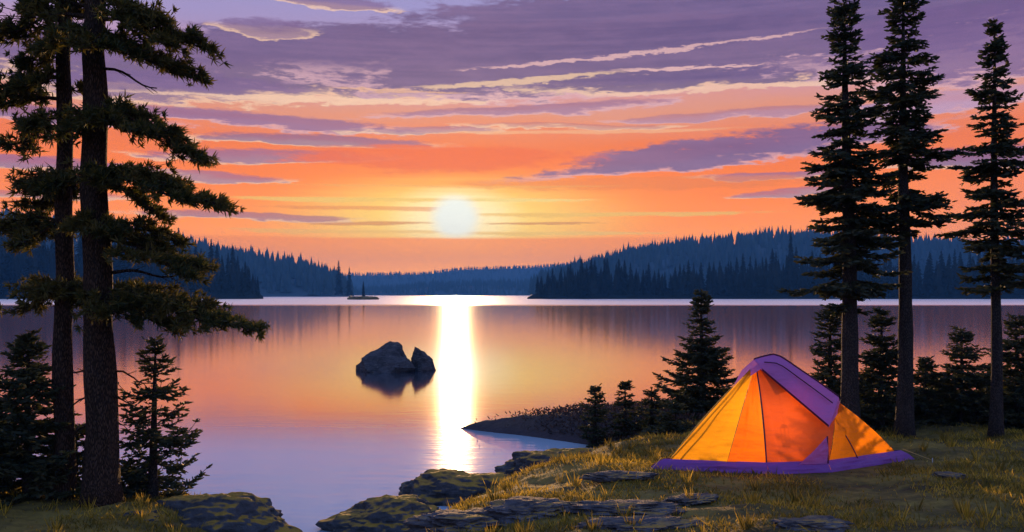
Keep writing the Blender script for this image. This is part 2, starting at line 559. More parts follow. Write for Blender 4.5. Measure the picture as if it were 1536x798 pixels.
xs = np.concatenate([np.linspace(-300, -14, 24)[:-1], np.linspace(-14, -7, 25)[:-1], np.linspace(-7, 9, 260)[:-1], np.linspace(9, 16, 30)[:-1], np.linspace(16, 300, 24)])
ys = np.concatenate([np.linspace(-300, 2, 24)[:-1], np.linspace(2, 7, 24)[:-1], np.linspace(7, 15, 150)[:-1], np.linspace(15, 24, 90)[:-1], np.linspace(24, 100, 20)])
gx, gy = np.meshgrid(xs, ys)
gh = ground_z(gx, gy)
nx, ny = len(xs), len(ys)
verts = np.stack([gx, gy, gh], axis=-1).reshape(-1, 3)
faces = []
keep = gh > -0.28
for j in range(ny - 1):
    for i in range(nx - 1):
        if keep[j, i] or keep[j, i + 1] or keep[j + 1, i] or keep[j + 1, i + 1]:
            a = j * nx + i
            faces.append((a, a + 1, a + 1 + nx, a + nx))
m_ground, nt = new_mat('meadow_ground')
g = nt.n('ShaderNodeNewGeometry'); P = g.outputs['Position']
n1 = nt.noise(nt.mapped(P, (0.8, 2.2, 1)), 1.0, 5.0, 0.6)
n2 = nt.noise(P, 9.0, 4.0, 0.65)
col = nt.ramp(nt.m('ADD', nt.m('MULTIPLY', n1, 0.7), nt.m('MULTIPLY', n2, 0.3)), [
    (0.34, (0.035, 0.030, 0.018, 1)), (0.47, (0.12, 0.09, 0.026, 1)), (0.58, (0.24, 0.17, 0.04, 1)), (0.72, (0.14, 0.125, 0.04, 1))])
sp = nt.n('ShaderNodeSeparateXYZ'); nt.put(sp.inputs[0], P)
wet = nt.ss(sp.outputs[2], 0.14, 0.02)
col = nt.mix(wet, col, (0.022, 0.022, 0.024, 1))
spit_ = nt.m('MULTIPLY', nt.ss(sp.outputs[1], 15.2, 16.2), 0.9)
col = nt.mix(spit_, col, nt.mix(n2, (0.028, 0.025, 0.034, 1), (0.07, 0.06, 0.075, 1)))
finish(nt, principled(nt, col, 0.9, nt.bump(n2, 0.7, 0.05), spec=0.2))
me = mesh_of('shore_ground', verts, faces)
props(link('shore_ground', me, m_ground, smooth=True), 'mossy grass shore with dark earth at the water edge', 'ground', kind='structure')

def on_ground(px, py):
    Y = 7.0
    while Y < 15:
        p = at(px, py, Y)
        g_ = gz(p.x, p.y)
        if g_ >= p.z: return Vector((p.x, p.y, g_))
        Y += 0.03
    return at(px, py, 9)


# flat stones lying in the turf
SLABS = [
    ('flat grey rock slab beside the lowest boulder at the bottom edge', 700, 790, (0.50, 0.34, 0.15), 6, 0.1),
    ('slanted grey slab half covered by grass right of the long dark boulder', 800, 770, (0.46, 0.24, 0.13), 15, 0.25),
    ('long pale grey ledge lying in the grass below the left corner of the tent', 925, 768, (0.62, 0.20, 0.10), 7, -0.06),
    ('grey ledge at the bottom edge of the meadow, in front of the pale ledge', 950, 794, (0.50, 0.22, 0.11), 8, 0.08),
    ('low grey stone sunk in the dark grass in front of the tent door', 1215, 790, (0.36, 0.18, 0.08), 9, 0.0),
    ('narrow grey stone strip in the golden grass beside the mossy dark boulder', 930, 716, (0.40, 0.16, 0.07), 10, 0.0),
    ('small broken grey stone between the pale ledge and the tent', 1040, 752, (0.26, 0.14, 0.06), 16, 0.3),
    ('small flat stone in the shaded grass right of the tent', 1422, 716, (0.20, 0.12, 0.05), 17, -0.2),
]
# grass blades
rng = np.random.default_rng(5)
m_grass, nt = new_mat('grass_blades')
g = nt.n('ShaderNodeNewGeometry')
col = nt.ramp(g.outputs['Random Per Island'], [(0.0, (0.13, 0.12, 0.02, 1)), (0.3, (0.38, 0.28, 0.035, 1)), (0.7, (0.62, 0.42, 0.05, 1)), (1.0, (0.75, 0.52, 0.10, 1))])
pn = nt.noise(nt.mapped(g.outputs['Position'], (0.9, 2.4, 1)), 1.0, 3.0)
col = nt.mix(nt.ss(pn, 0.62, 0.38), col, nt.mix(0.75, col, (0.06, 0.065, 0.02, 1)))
d_ = principled(nt, col, 0.7, spec=0.2)
t_ = nt.n('ShaderNodeBsdfTranslucent'); nt.put(t_.inputs[0], col)
mx = nt.n('ShaderNodeMixShader'); mx.inputs[0].default_value = 0.6
nt.t.links.new(d_, mx.inputs[1]); nt.t.links.new(t_.outputs[0], mx.inputs[2])
finish(nt, mx.outputs[0])
N = 190000
bx = rng.uniform(-6.5, 10.5, N); by = 7.0 + 8.2 * rng.uniform(0, 1, N) ** 0.9
keepm = np.abs(bx) < by * 0.64 + 0.5
bx, by = bx[keepm], by[keepm]
sd = coast_sd(bx, by)
pat = fbm(bx, by, 0.9, 21.0, 3)
prob = np.clip((sd - 0.25) / 0.4, 0, 1) * np.clip(0.62 + pat * 1.9, 0.06, 1)
# trodden ground inside and right under the tent
prob *= np.where(np.hypot((bx - TENT_C[0]) / 1.25, (by - TENT_C[1]) / 0.72) < 1, 0, 1)
for (lb_, px_, py_, sz_, sd_, rz_) in SLABS:
    q_ = on_ground(px_, py_)
    prob *= np.where(np.hypot((bx - q_.x) / (sz_[0] * 0.88), (by - q_.y) / (sz_[1] * 0.95)) < 0.75 + 0.5 * rng.uniform(0, 1, len(bx)), 0.04, 1)
kk = rng.uniform(0, 1, len(bx)) < prob
bx, by, pat = bx[kk], by[kk], pat[kk]
bz = ground_z(bx, by)
gs = Strips()
hh = rng.gamma(4.0, 0.0085, len(bx)) * (0.9 + 0.5 * np.clip(pat, -1, 1))
ax_ = rng.normal(0, 0.55, len(bx)); ay_ = rng.normal(0, 0.55, len(bx))
for i in range(len(bx)):
    h = max(0.018, min(0.11, hh[i]))
    gs.add((bx[i], by[i], bz[i] - 0.006), (bx[i] + ax_[i] * h, by[i] + ay_[i] * h, bz[i] + h), 0.009 + 0.03 * h, 0.15)
for q in range(170):                      # taller dry tufts
    Y_ = random.uniform(7.6, 13.4); x_ = random.uniform(-0.6, 0.62) * Y_
    if coast_sd(np.array([x_]), np.array([Y_]))[0] < 0.3 or math.hypot((x_ - TENT_C[0]) / 1.7, (Y_ - TENT_C[1]) / 0.95) < 1: continue
    z_ = gz(x_, Y_)
    for k in range(random.randint(10, 34)):
        a = random.uniform(0, 6.28); rr_ = random.uniform(0, 0.05); l = random.uniform(0.06, 0.17)
        gs.add((x_ + math.cos(a) * rr_, Y_ + math.sin(a) * rr_, z_ - 0.005),
               (x_ + math.cos(a) * (rr_ + l * 0.45), Y_ + math.sin(a) * (rr_ + l * 0.45), z_ + l), 0.011, 0.1)
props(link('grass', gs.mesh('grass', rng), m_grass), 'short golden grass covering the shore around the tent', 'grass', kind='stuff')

# low heath on the spit
m_heath = foliage_mat('heath_leaves', (0.030, 0.026, 0.034, 1), (0.05, 0.042, 0.05, 1), (0.10, 0.06, 0.05, 1), 0.2)
hs = Strips()
N = 34000
bx = rng.uniform(-1.2, 9.5, N); by = rng.uniform(15.2, 19.8, N)
sd = coast_sd(bx, by)
kk = (sd > 0.12) & (bx + rng.normal(0, 0.5, N) > 0.5)
bx, by, sd = bx[kk], by[kk], sd[kk]
bz = ground_z(bx, by)
for i in range(len(bx)):
    top = min(0.13, 0.03 + sd[i] * 0.10)
    z = bz[i] + random.random() * top
    a = random.uniform(0, 6.28); l = random.uniform(0.025, 0.07)
    hs.add((bx[i], by[i], z), (bx[i] + math.cos(a) * l, by[i] + math.sin(a) * l, z + random.uniform(0.0, 0.06)), 0.025, 0.5)
props(link('heath', hs.mesh('heath', rng), m_heath), 'dark heath scrub covering the low spit behind the grass', 'ground cover', kind='stuff')

# -------------------------------------------------------------------- rocks
MOSS = ((0.14, 0.09, 0.02, 1), (0.55, 0.33, 0.05, 1))
m_boulder = rock_mat('mossy_boulder_rock', (0.022, 0.024, 0.030, 1), (0.10, 0.105, 0.125, 1), MOSS, 0.66, 0.95)
m_slab = rock_mat('grey_slab_rock', (0.035, 0.036, 0.046, 1), (0.15, 0.15, 0.18, 1), MOSS, 0.84, 1.14)
m_lakerock = rock_mat('lake_rock_stone', (0.018, 0.020, 0.026, 1), (0.095, 0.10, 0.12, 1), sc=1.4)


def boulder(name, label, c, size, seed, mat, rz=0.0, amp=0.22, cat='rock', flat=0.0, group=None):
    bm = bmesh.new()
    bmesh.ops.create_icosphere(bm, subdivisions=6, radius=1.0)
    for v in bm.verts:
        p = v.co.copy()
        n = mnoise.fractal(p * 1.1 + Vector((seed * 3.3, seed, 0)), 1.0, 2.0, 5) * amp
        cr = abs(mnoise.noise(p * 2.3 + Vector((0, seed * 1.7, seed)))) * amp * 0.7
        n += mnoise.fractal(p * 5.0 + Vector((seed, 0, seed)), 0.9, 2.0, 4) * amp * 0.25
        n += (0.5 - abs(mnoise.noise(p * 3.4 + Vector((seed * 2.1, 0, 0))))) * amp * 0.35 - abs(mnoise.noise(p * 9.0 + Vector((0, seed, 0)))) * amp * 0.22
        q = p * (1 + n - cr)
        st = mnoise.noise(Vector((p.x * 1.2, p.y * 1.2, p.z * 7 + seed))) * 0.05
        q.x *= 1 + st; q.y *= 1 + st
        if q.z > 0 and flat: q.z *= 1 - flat * q.z
        v.co = Vector((q.x * size[0], q.y * size[1], q.z * size[2]))
    me = bpy.data.meshes.new(name); bm.to_mesh(me); bm.free()
    o = link(name, me, mat, smooth=True)
    o.location = c; o.rotation_euler.z = rz
    return props(o, label, cat, group)


def pt(px, py, Y, dz=0.0):
    p = at(px, py, Y); p.z += dz
    return p


boulder('boulder', 'dark rounded boulder with a grassy rim, lowest and nearest of the right shore rocks', at(588, 796, 10.3), (0.74, 0.5, 0.40), 1, m_boulder, 0.15, flat=0.12)
boulder('boulder', 'long dark boulder with a mossy top, between the lowest boulder and the flat slabs', at(690, 752, 11.85), (1.0, 0.6, 0.46), 2, m_boulder, -0.1, flat=0.12)
boulder('boulder', 'dark boulder with golden moss at the grass edge, nearest to the dark spit', at(832, 716, 13.3), (0.98, 0.6, 0.50), 3, m_boulder, 0.05, flat=0.12)
boulder('boulder', 'wide dark boulder under the left pines, its rim of moss sloping into the lake', at(318, 804, 9.75), (0.90, 0.5, 0.54), 4, m_boulder, 0.1, flat=0.12)
boulder('boulder', 'small dark rock in the moss at the foot of the left pines', at(205, 788, 9.3), (0.42, 0.32, 0.17), 5, m_boulder, 0.3)
for (label_, px, py, size_, seed_, rz_) in SLABS:
    boulder('rock_slab', label_, on_ground(px, py) + Vector((0, 0, size_[2] * 0.15)), size_, seed_, m_slab, rz_, 0.42, flat=0.25)


def crag(name, label, px, py, Y, pts, seed):
    """angular rock: hull of pixel-sized points, split and roughened"""
    bm = bmesh.new()
    o3 = at(px, py, Y); s = Y / F
    for (dx, dy, dd) in pts:
        bm.verts.new((dx * s, dd, dy * s))
    r = bmesh.ops.convex_hull(bm, input=bm.verts)
    bmesh.ops.delete(bm, geom=[g for g in r['geom_interior'] if isinstance(g, bmesh.types.BMVert)], context='VERTS')
    bmesh.ops.triangulate(bm, faces=bm.faces)
    for _ in range(3):
        bmesh.ops.subdivide_edges(bm, edges=bm.edges, cuts=1, use_grid_fill=True)
    for v in bm.verts:
        n = mnoise.fractal(v.co * 1.6 + Vector((seed, 0, seed)), 1.0, 2.0, 5)
        c = abs(mnoise.noise(v.co * 2.4 + Vector((seed, seed, 0))))
        v.co += Vector((v.co.x, v.co.y, v.co.z * 0.6)).normalized() * (n * 0.10 - c * 0.12)
    me = bpy.data.meshes.new(name); bm.to_mesh(me); bm.free()
    o = link(name, me, m_lakerock)
    o.location = (o3.x, o3.y, 0)
    return props(o, label, 'rock')


YL = HC * F / (556 - HY)
crag('lake_rock', 'larger jagged dark rock rising from the lake with its mirrored reflection', 580, 556, YL,
     [(-50, -10, 0), (-48, 8, 0.1), (-36, 20, -0.3), (-18, 34, 0.2), (4, 47, 0.4), (14, 44, 0.5), (20, 34, -0.1), (34, 22, -0.4), (46, 6, -0.5), (48, -10, 0),
      (0, -12, -1.0), (-25, 4, -0.7), (18, 8, -0.9), (10, 24, -0.55), (0, -12, 1.1), (-25, 10, 0.9), (25, 12, 1.0)], 4.0)
crag('lake_rock', 'smaller pointed rock touching the right side of the jagged one in the lake', 631, 556, YL + 0.1,
     [(-24, -10, 0), (-20, 8, 0), (-10, 37, 0.1), (-4, 34, 0.2), (6, 24, -0.2), (16, 20, 0), (22, 8, 0), (24, -10, 0), (0, -10, -0.6), (4, 8, -0.45), (0, -10, 0.6), (2, 12, 0.5)], 11.0)

# -------------------------------------------------------------------- trees
m_bark_pine = bark_mat('pine_bark', (0.022, 0.015, 0.012, 1), (0.11, 0.068, 0.05, 1))
m_bark_fir = bark_mat('fir_bark', (0.022, 0.02, 0.022, 1), (0.09, 0.075, 0.07, 1), 1.3)
m_fol_pine = foliage_mat('pine_needles', (0.022, 0.040, 0.020, 1), (0.050, 0.064, 0.024, 1), (0.16, 0.125, 0.035, 1), 0.45)
m_fol_fir = foliage_mat('fir_needles', (0.014, 0.027, 0.022, 1), (0.028, 0.045, 0.032, 1), (0.07, 0.072, 0.034, 1), 0.32)
m_fol_spruce = foliage_mat('spruce_needles', (0.014, 0.028, 0.022, 1), (0.030, 0.048, 0.032, 1), (0.08, 0.08, 0.036, 1), 0.35)


def rdir():
    while True:
        v = Vector((random.uniform(-1, 1), random.uniform(-1, 1), random.uniform(-1, 1)))
        if 0.05 < v.length < 1:
            return v.normalized()


def twig_spray(st, p, d, L, wd, leaf, up=0.1):
    """a flat twig with side needles"""
    n = max(2, int(L / (leaf * 0.42)))
    st.add(tuple(p), tuple(p + d * L), wd * 0.7, 0.4)
    side = d.cross(Vector((0, 0, 1)))
    if side.length < 0.05: side = Vector((1, 0, 0))
    side.normalize()
    for k in range(n):
        q = p + d * L * (k + random.random()) / n
        for s in (-1, 1):
            dd = (d * random.uniform(0.5, 1.0) + side * s * random.uniform(0.5, 1.1) + Vector((0, 0, random.uniform(-0.45, 0.35) + up))).normalized()
            st.add(tuple(q), tuple(q + dd * leaf * random.uniform(0.6, 1.2)), wd, 0.3)


def conifer(name, label, base, H, z0, rad, whorl=0.16, nb=6, droop=0.25, tipup=0.2, leaf=0.08, wd=0.03, r0=0.07, lean=(0, 0),
            cat='tree', group=None, fol=None, bark=None, seed=0, dens=1.0, leader=0.04, gap=0.0, sides=None):
    random.seed(seed)
    rg = np.random.default_rng(seed)
    root = empty(name, base)
    st, tb = Strips(), Tubes()
    n = 16
    axis = lambda z: Vector((lean[0] * z / H + 0.015 * math.sin(z * 1.3 + seed), lean[1] * z / H + 0.015 * math.cos(z * 1.1 + seed), z))
    pts, rr = [], []
    for i in range(n + 1):
        t = i / n
        z = -0.12 + (H + 0.12) * t
        pts.append(axis(z)); rr.append((r0 * (1 - t) ** 0.8 + 0.006) * (1 + 0.45 * math.exp(-max(z, 0) * 5)))
    tb.add(pts, rr, 10, wob=0.12)
    z = z0
    while z < H * 0.985:
        t = (z - z0) / (H - z0)
        R = rad(t)
        k = max(3, int(nb * random.uniform(0.75, 1.2)))
        a0 = random.uniform(0, 6.28)
        clump = 1.0 + 0.42 * mnoise.noise(Vector((seed, z * 2.1, 0)))
        for j in range(k):
            if random.random() < gap: continue
            a = a0 + 6.283 * j / k + random.uniform(-0.35, 0.35)
            L = R * clump * random.uniform(0.62, 1.14)
            if sides: L *= sides(a, t)
            if L < 0.03: continue
            zz = z + random.uniform(-0.5, 0.5) * whorl
            o = axis(zz)
            h = Vector((math.cos(a), math.sin(a), 0))
            dr = droop * random.uniform(0.6, 1.4) * (1.0 - 0.9 * max(0, t - 0.55) / 0.45)
            m = 5
            bp = []
            for q in range(m + 1):
                s = q / m
                bp.append(o + h * L * s + Vector((0, 0, L * (-dr * s + tipup * s ** 3 + (0.35 * s if t > 0.8 else 0)))))
            tb.add(bp, [max(0.0035, 0.014 * L * (1 - 0.85 * q / m) + 0.002) for q in range(m + 1)], 4, cap=False)
            ns = max(3, int(L / leaf * 1.5 * dens))
            for q in range(ns):
                s = 0.10 + 0.90 * (q + random.random()) / ns
                i0 = min(m - 1, int(s * m)); fr = s * m - i0
                p = bp[i0].lerp(bp[i0 + 1], fr)
                dd = (bp[i0 + 1] - bp[i0]).normalized()
                sd_ = dd.cross(Vector((0, 0, 1))); sd_.normalize()
                for sg in (-1, 1):
                    tl = (L * 0.34 * (1 - s) ** 0.7 + leaf * 0.9) * random.uniform(0.6, 1.15)
                    td = (dd * random.uniform(0.5, 1.0) + sd_ * sg * random.uniform(0.5, 1.0) + Vector((0, 0, random.uniform(-0.4, 0.12)))).normalized()
                    twig_spray(st, p, td, tl, wd, leaf)
        z += whorl * random.uniform(0.75, 1.25) * (1 - 0.45 * t)
    for q in range(14):
        zz = H * (1 - 0.05 * random.random()) + leader * random.random()
        p = axis(min(zz, H))
        d = Vector((random.uniform(-1, 1), random.uniform(-1, 1), random.uniform(0.3, 1.2))).normalized()
        st.add(tuple(p), tuple(p + d * leaf * 0.7), wd * 0.7, 0.3)
    link('trunk', tb.mesh('trunk'), bark or m_bark_fir, root, True)
    link('crown', st.mesh('crown', rg), fol or m_fol_fir, root)
    props(root, label, cat, group)
    return root


def plant_at(px, Y, sink=0.03):
    x = (px - 768) / F * Y
    return Vector((x, Y, gz(x, Y) - sink))


def height_to(base, py, Y):
    return HC - (py - HY) / F * Y - base.z


FIRG = None
# tall firs on the right
def tall(px, Y, top, crown_py, hw, label, seed, lean=0.0, r0=0.11, gap=0.17, bare=0.0, **kw):
    b = plant_at(px, Y)
    H = height_to(b, top, Y)
    z0 = height_to(b, crown_py, Y)
    R = hw / F * Y
    def rad(t):
        if t > 1 - bare: return 0.05
        t2 = t / (1 - bare)
        return R * (0.55 + 0.45 * min(1, t2 / 0.18)) * (1 - 0.86 * t2 ** 1.25) * (1 + 0.22 * math.sin(t2 * 23 + seed) + 0.14 * math.sin(t2 * 47 + seed * 2))
    return conifer('fir_tree', label, b, H, z0, rad, whorl=0.17, nb=7, droop=0.34, tipup=0.22, leaf=0.085, wd=0.034, r0=r0, lean=(lean, 0),
                   cat='tree', seed=seed, gap=gap, fol=m_fol_fir, **kw)


tall(1277, 12.7, 3, 462, 84, 'tall fir rising directly behind the tent, dark crown reaching low over the lake', 11, lean=-0.10, r0=0.135)
tall(1358, 12.9, -22, 345, 84, 'tallest fir with a long bare trunk just right of the tent', 12, lean=-0.04, r0=0.12)
tall(1494, 12.9, 32, 425, 72, 'slender fir with a bare pointed tip standing near the right edge', 13, lean=-0.03, r0=0.085, bare=0.10)


def spruce(px, Y, top, hw, label, seed, name='spruce_tree', group=None, dens=1.0, leaf=0.07, droop=0.25, tipup=0.3, whorl=0.13, z0=0.12, pw=0.9, gap=0.08, base=None, nb=7):
    b = base or plant_at(px, Y)
    H = height_to(b, top, Y)
    R = hw / F * Y
    rad = lambda t: R * (1 - t) ** pw * (1 + 0.15 * math.sin(t * 26 + seed)) + 0.035
    return conifer(name, label, b, H, z0, rad, whorl=whorl, nb=nb, droop=droop, tipup=tipup, leaf=leaf, wd=leaf * 0.38, r0=0.012 + 0.022 * H,
                   cat='tree', group=group, seed=seed, gap=gap, fol=m_fol_spruce, dens=dens)


spruce(1053, 16.3, 436, 82, 'dark spruce with a thin pointed tip just left of the tent', 21, pw=1.15, whorl=0.12)
spruce(44, 9.75, 505, 105, 'bushy dark spruce at the left edge, beside the slimmer pine trunk', 22, pw=0.85, nb=8)
spruce(232, 10.25, 520, 74, 'small open spruce with upturned branches right of the thick pine trunk', 23, pw=0.8, gap=0.25, tipup=0.55, droop=0.3, whorl=0.17, dens=0.8)
spruce(893, 15.7, 583, 22, 'sapling spruce on the spit, farthest from the tent', 24, name='sapling', leaf=0.06, pw=0.7)
spruce(937, 15.6, 578, 25, 'sapling spruce in the middle of three on the spit', 25, name='sapling', leaf=0.06, pw=0.7)
spruce(976, 15.4, 583, 26, 'sapling spruce on the spit, closest to the dark pointed spruce', 26, name='sapling', leaf=0.06, pw=0.7)
spruce(1012, 14.2, 610, 40, 'low bushy spruce filling the gap between saplings and dark pointed spruce', 27, pw=0.6)
spruce(1088, 14.6, 622, 46, 'bushy young spruce half hidden behind the left slope of the tent', 28, pw=0.5)
spruce(1040, 13.9, 628, 44, 'low bushy spruce in front of the dark pointed spruce beside the tent', 34, pw=0.5)
spruce(1246, 14.0, 462, 44, 'slim spruce left of the fir trunk behind the tent', 29, pw=0.6, gap=0.12)
spruce(1322, 13.9, 468, 46, 'slim spruce between the two bare fir trunks', 30, pw=0.6)
spruce(1388, 14.3, 545, 44, 'short young spruce just right of the tallest fir trunk', 31, pw=0.7)
spruce(1441, 14.2, 498, 62, 'pointed young spruce midway between the tallest fir and the slender fir', 32, pw=0.75)
spruce(1524, 14.0, 478, 60, 'dark young spruce right of the slender fir at the edge', 33, pw=0.75)
for k, (px, Y, top, hw) in enumerate([(1300, 15.2, 570, 60), (1360, 15.5, 590, 60), (1415, 15.6, 575, 60), (1475, 15.3, 560, 62), (1500, 14.8, 590, 55), (1345, 14.6, 600, 55), (1270, 15.0, 580, 55), (1560, 14.9, 540, 70), (1425, 14.6, 605, 60), (1310, 15.8, 560, 66), (1385, 16.0, 566, 66), (1450, 16.2, 572, 70), (1520, 15.8, 556, 70), (1395, 15.0, 600, 56), (1470, 14.9, 600, 60), (1535, 15.1, 585, 62)]):
    spruce(px, Y, top, hw, 'dark bushy spruce in the undergrowth behind the fir trunks', 40 + k, group='undergrowth spruces behind the fir trunks', pw=0.6, dens=0.8)
spruce(112, 10.4, 640, 60, 'low dark spruce growing behind and between the two pine trunks', 51, pw=0.6)
spruce(195, 10.6, 690, 62, 'knee-high dark spruce bush below the open spruce', 52, pw=0.5)
spruce(-20, 9.9, 560, 80, 'dark spruce mostly cut by the left edge', 53, pw=0.7)

# ---- the two big pines on the left, bough by bough
def pine(label, px0, Y, base_py, trunk, r0, boughs, seed, top_z):
    random.seed(seed)
    rg = np.random.default_rng(seed)
    x0 = (px0 - 768) / F * Y
    b = Vector((x0, Y, gz(x0, Y) - 0.05))
    root = empty('pine_tree', b)
    st, tb = Strips(), Tubes()
    tp = [(at(px, py, Y) - b) for (px, py) in trunk]
    fine, rr = [], []
    n = 34
    for i in range(n + 1):
        s = i / n * (len(tp) - 1)
        k = min(len(tp) - 2, int(s)); p = tp[k].lerp(tp[k + 1], s - k)
        if i == 0: p.z = -0.1
        p = p + Vector((0.012 * math.sin(i * 0.9 + seed), 0.012 * math.cos(i * 0.7), 0))
        fine.append(p)
        rr.append(r0 * (1 - 0.52 * i / n) * (1 + 0.55 * math.exp(-max(0, p.z) * 4.5)))
    tb.add(fine, rr, 18, wob=0.22)

    def trunk_at(py):
        z = HC - (py - HY) / F * Y - b.z
        best = min(fine, key=lambda q: abs(q.z - z))
        return Vector((best.x, best.y, z))

    def clump(p, d, size, cnt):
        for _ in range(cnt):
            dd = (d * 0.5 + rdir() * 0.9 + Vector((0, 0, 0.3))).normalized()
            st.add(tuple(p), tuple(p + dd * size * random.uniform(0.6, 1.15)), 0.0165, 0.2)

    def bough(y0, tx, ty, th, depth, dead=False):
        o = trunk_at(y0)
        Yt = Y + depth
        tip = at(tx, ty, Yt) - b
        th3 = th / F * Y
        m = 9
        L = (tip - o).length
        bp = []
        sag = random.uniform(-0.05, 0.07) * L
        for q in range(m + 1):
            s = q / m
            p = o.lerp(tip, s) + Vector((0, random.uniform(-.02, .02), sag * math.sin(math.pi * s) + 0.03 * math.sin(s * 8 + seed)))
            bp.append(p)
        tb.add(bp, [max(0.005, 0.022 * L * (1 - 0.9 * q / m) ** 0.9 + 0.004) for q in range(m + 1)], 6, cap=False)
        if dead:
            for q in range(4):
                i = random.randint(3, m - 1)
                e = bp[i] + (rdir() * 0.6 + (tip - o).normalized()).normalized() * L * 0.2
                tb.add([bp[i], e], [0.005, 0.003], 4, cap=False)
            return
        dirb = (tip - o).normalized()
        nsub = int(11 + L * 21)
        for q in range(nsub):
            s = 0.2 + 0.8 * (q + random.random()) / nsub
            i0 = min(m - 1, int(s * m)); p = bp[i0].lerp(bp[i0 + 1], s * m - i0)
            env = (0.45 + 0.75 * math.sin(math.pi * min(1, s * 0.92 + 0.04)))   # pads are widest in the middle
            if mnoise.noise(Vector((s * 5 * L, y0 * 0.37, seed))) < -0.34: continue
            side = dirb.cross(Vector((0, 0, 1))).normalized()
            sg = random.choice((-1, 1))
            loose = random.random() < 0.22
            wl = min(0.42, 0.16 + 0.30 * L * (1 - s * 0.6)) * (random.uniform(1.0, 1.5) if loose else random.uniform(0.3, 0.95)) * env
            e = p + side * sg * wl + dirb * wl * random.uniform(0.2, 0.9) + Vector((0, 0, th3 * env * random.uniform(-0.38, 0.5)))
            tb.add([p, p.lerp(e, 0.5) + Vector((0, 0, 0.01)), e], [0.006, 0.005, 0.003], 4, cap=False)
            nc = 3 if loose else 5
            for c in range(nc):
                f = (c + random.random()) / nc
                cp = p.lerp(e, 0.25 + 0.8 * f) + Vector((random.uniform(-.03, .03), random.uniform(-.04, .04), random.uniform(-0.2, 0.25) * th3 * env))
                clump(cp, (e - p).normalized() + dirb * 0.6, random.uniform(0.06, 0.11), 13)
    for bb in boughs:
        bough(*bb)
    link('trunk', tb.mesh('trunk'), m_bark_pine, root, True)
    link('crown', st.mesh('crown', rg), m_fol_pine, root)
    props(root, label, 'tree')
    return root


B1 = [  # y at trunk, tip px, tip py, pad thickness, tip nearer(-)/farther(+)
    (-60, 240, -30, 30, 0.2), (-40, 60, -40, 30, -0.2), (-12, 236, 24, 16, -0.2), (10, 318, 74, 34, 0.15), (22, 250, 66, 26, -0.3), (36, 298, 112, 20, 0.35),
    (60, 262, 96, 12, -0.1), (95, 236, 132, 5, 0.1, True), (20, 2, 52, 40, 0.1), (30, 60, 70, 28, -0.35), (4, 60, 22, 26, 0.4),
    (140, 306, 240, 30, 0.1), (150, 250, 196, 30, -0.3), (165, 262, 214, 24, 0.4), (185, 215, 190, 8, 0.0),
    (245, 332, 306, 22, 0.0), (262, 286, 300, 30, -0.3), (255, 262, 274, 30, 0.35), (262, 240, 320, 20, 0.1),
    (262, 100, 288, 26, 0.3), (325, 108, 340, 18, -0.2), (332, 268, 362, 16, 0.3), (345, 302, 398, 30, 0.0), (375, 292, 416, 22, -0.3), (352, 240, 366, 24, 0.35), (405, 268, 412, 5, 0.1, True),
    (432, 388, 496, 26, 0.05), (436, 330, 482, 40, -0.3), (440, 330, 470, 40, 0.35), (446, 262, 488, 30, 0.0), (430, 250, 452, 36, 0.2), (440, 118, 452, 26, 0.3), (438, 170, 470, 30, -0.45),
    (165, 100, 196, 30, -0.3), (50, 150, 70, 30, -0.5), (160, 160, 180, 26, -0.45), (255, 165, 275, 24, -0.4), (335, 160, 350, 20, -0.4),
    (556, 224, 574, 4, 0.1, True), (592, 206, 602, 4, -0.1, True), (570, 100, 552, 4, 0.1, True), (600, 92, 612, 4, 0.0, True), (640, 96, 650, 4, 0.05, True),
]
B2 = [
    (40, 20, 60, 34, 0.1), (50, 130, 62, 20, 0.3), (86, 36, 96, 18, -0.1), (112, -4, 138, 20, 0.1), (118, 40, 128, 22, -0.3), (146, -14, 156, 20, 0.1), (140, 130, 130, 14, 0.3),
    (185, -8, 218, 22, 0.1), (178, 40, 192, 28, -0.3), (190, 60, 196, 26, 0.4), (262, 28, 280, 16, 0.1), (275, 60, 284, 26, -0.3), (270, 44, 308, 16, 0.3),
    (332, 10, 346, 22, 0.1), (338, 26, 372, 22, -0.2), (335, 50, 350, 30, 0.35), (430, 46, 462, 26, 0.1), (428, 70, 440, 24, -0.3), (425, 60, 440, 22, 0.4),
    (420, 130, 440, 24, 0.2), (20, 60, 10, 26, 0.1), (10, 120, -6, 24, 0.2), (545, 118, 560, 4, 0.1, True), (585, 60, 600, 4, 0.0, True), (640, 126, 655, 4, 0.0, True), (590, 10, 590, 4, 0.1, True),
]
pine('tall dark pine with the thicker trunk and long boughs reaching over the lake', 155, 9.55, 752,
     [(155, 760), (149, 500), (142, 300), (142, 100), (140, -30), (142, -190)], 0.165, B1, 61, 0)
pine('tall dark pine with the slimmer trunk standing left of the thicker one', 97, 9.75, 762,
     [(97, 770), (95, 500), (97, 300), (96, 100), (96, -10), (97, -70)], 0.105, B2, 62, 0)

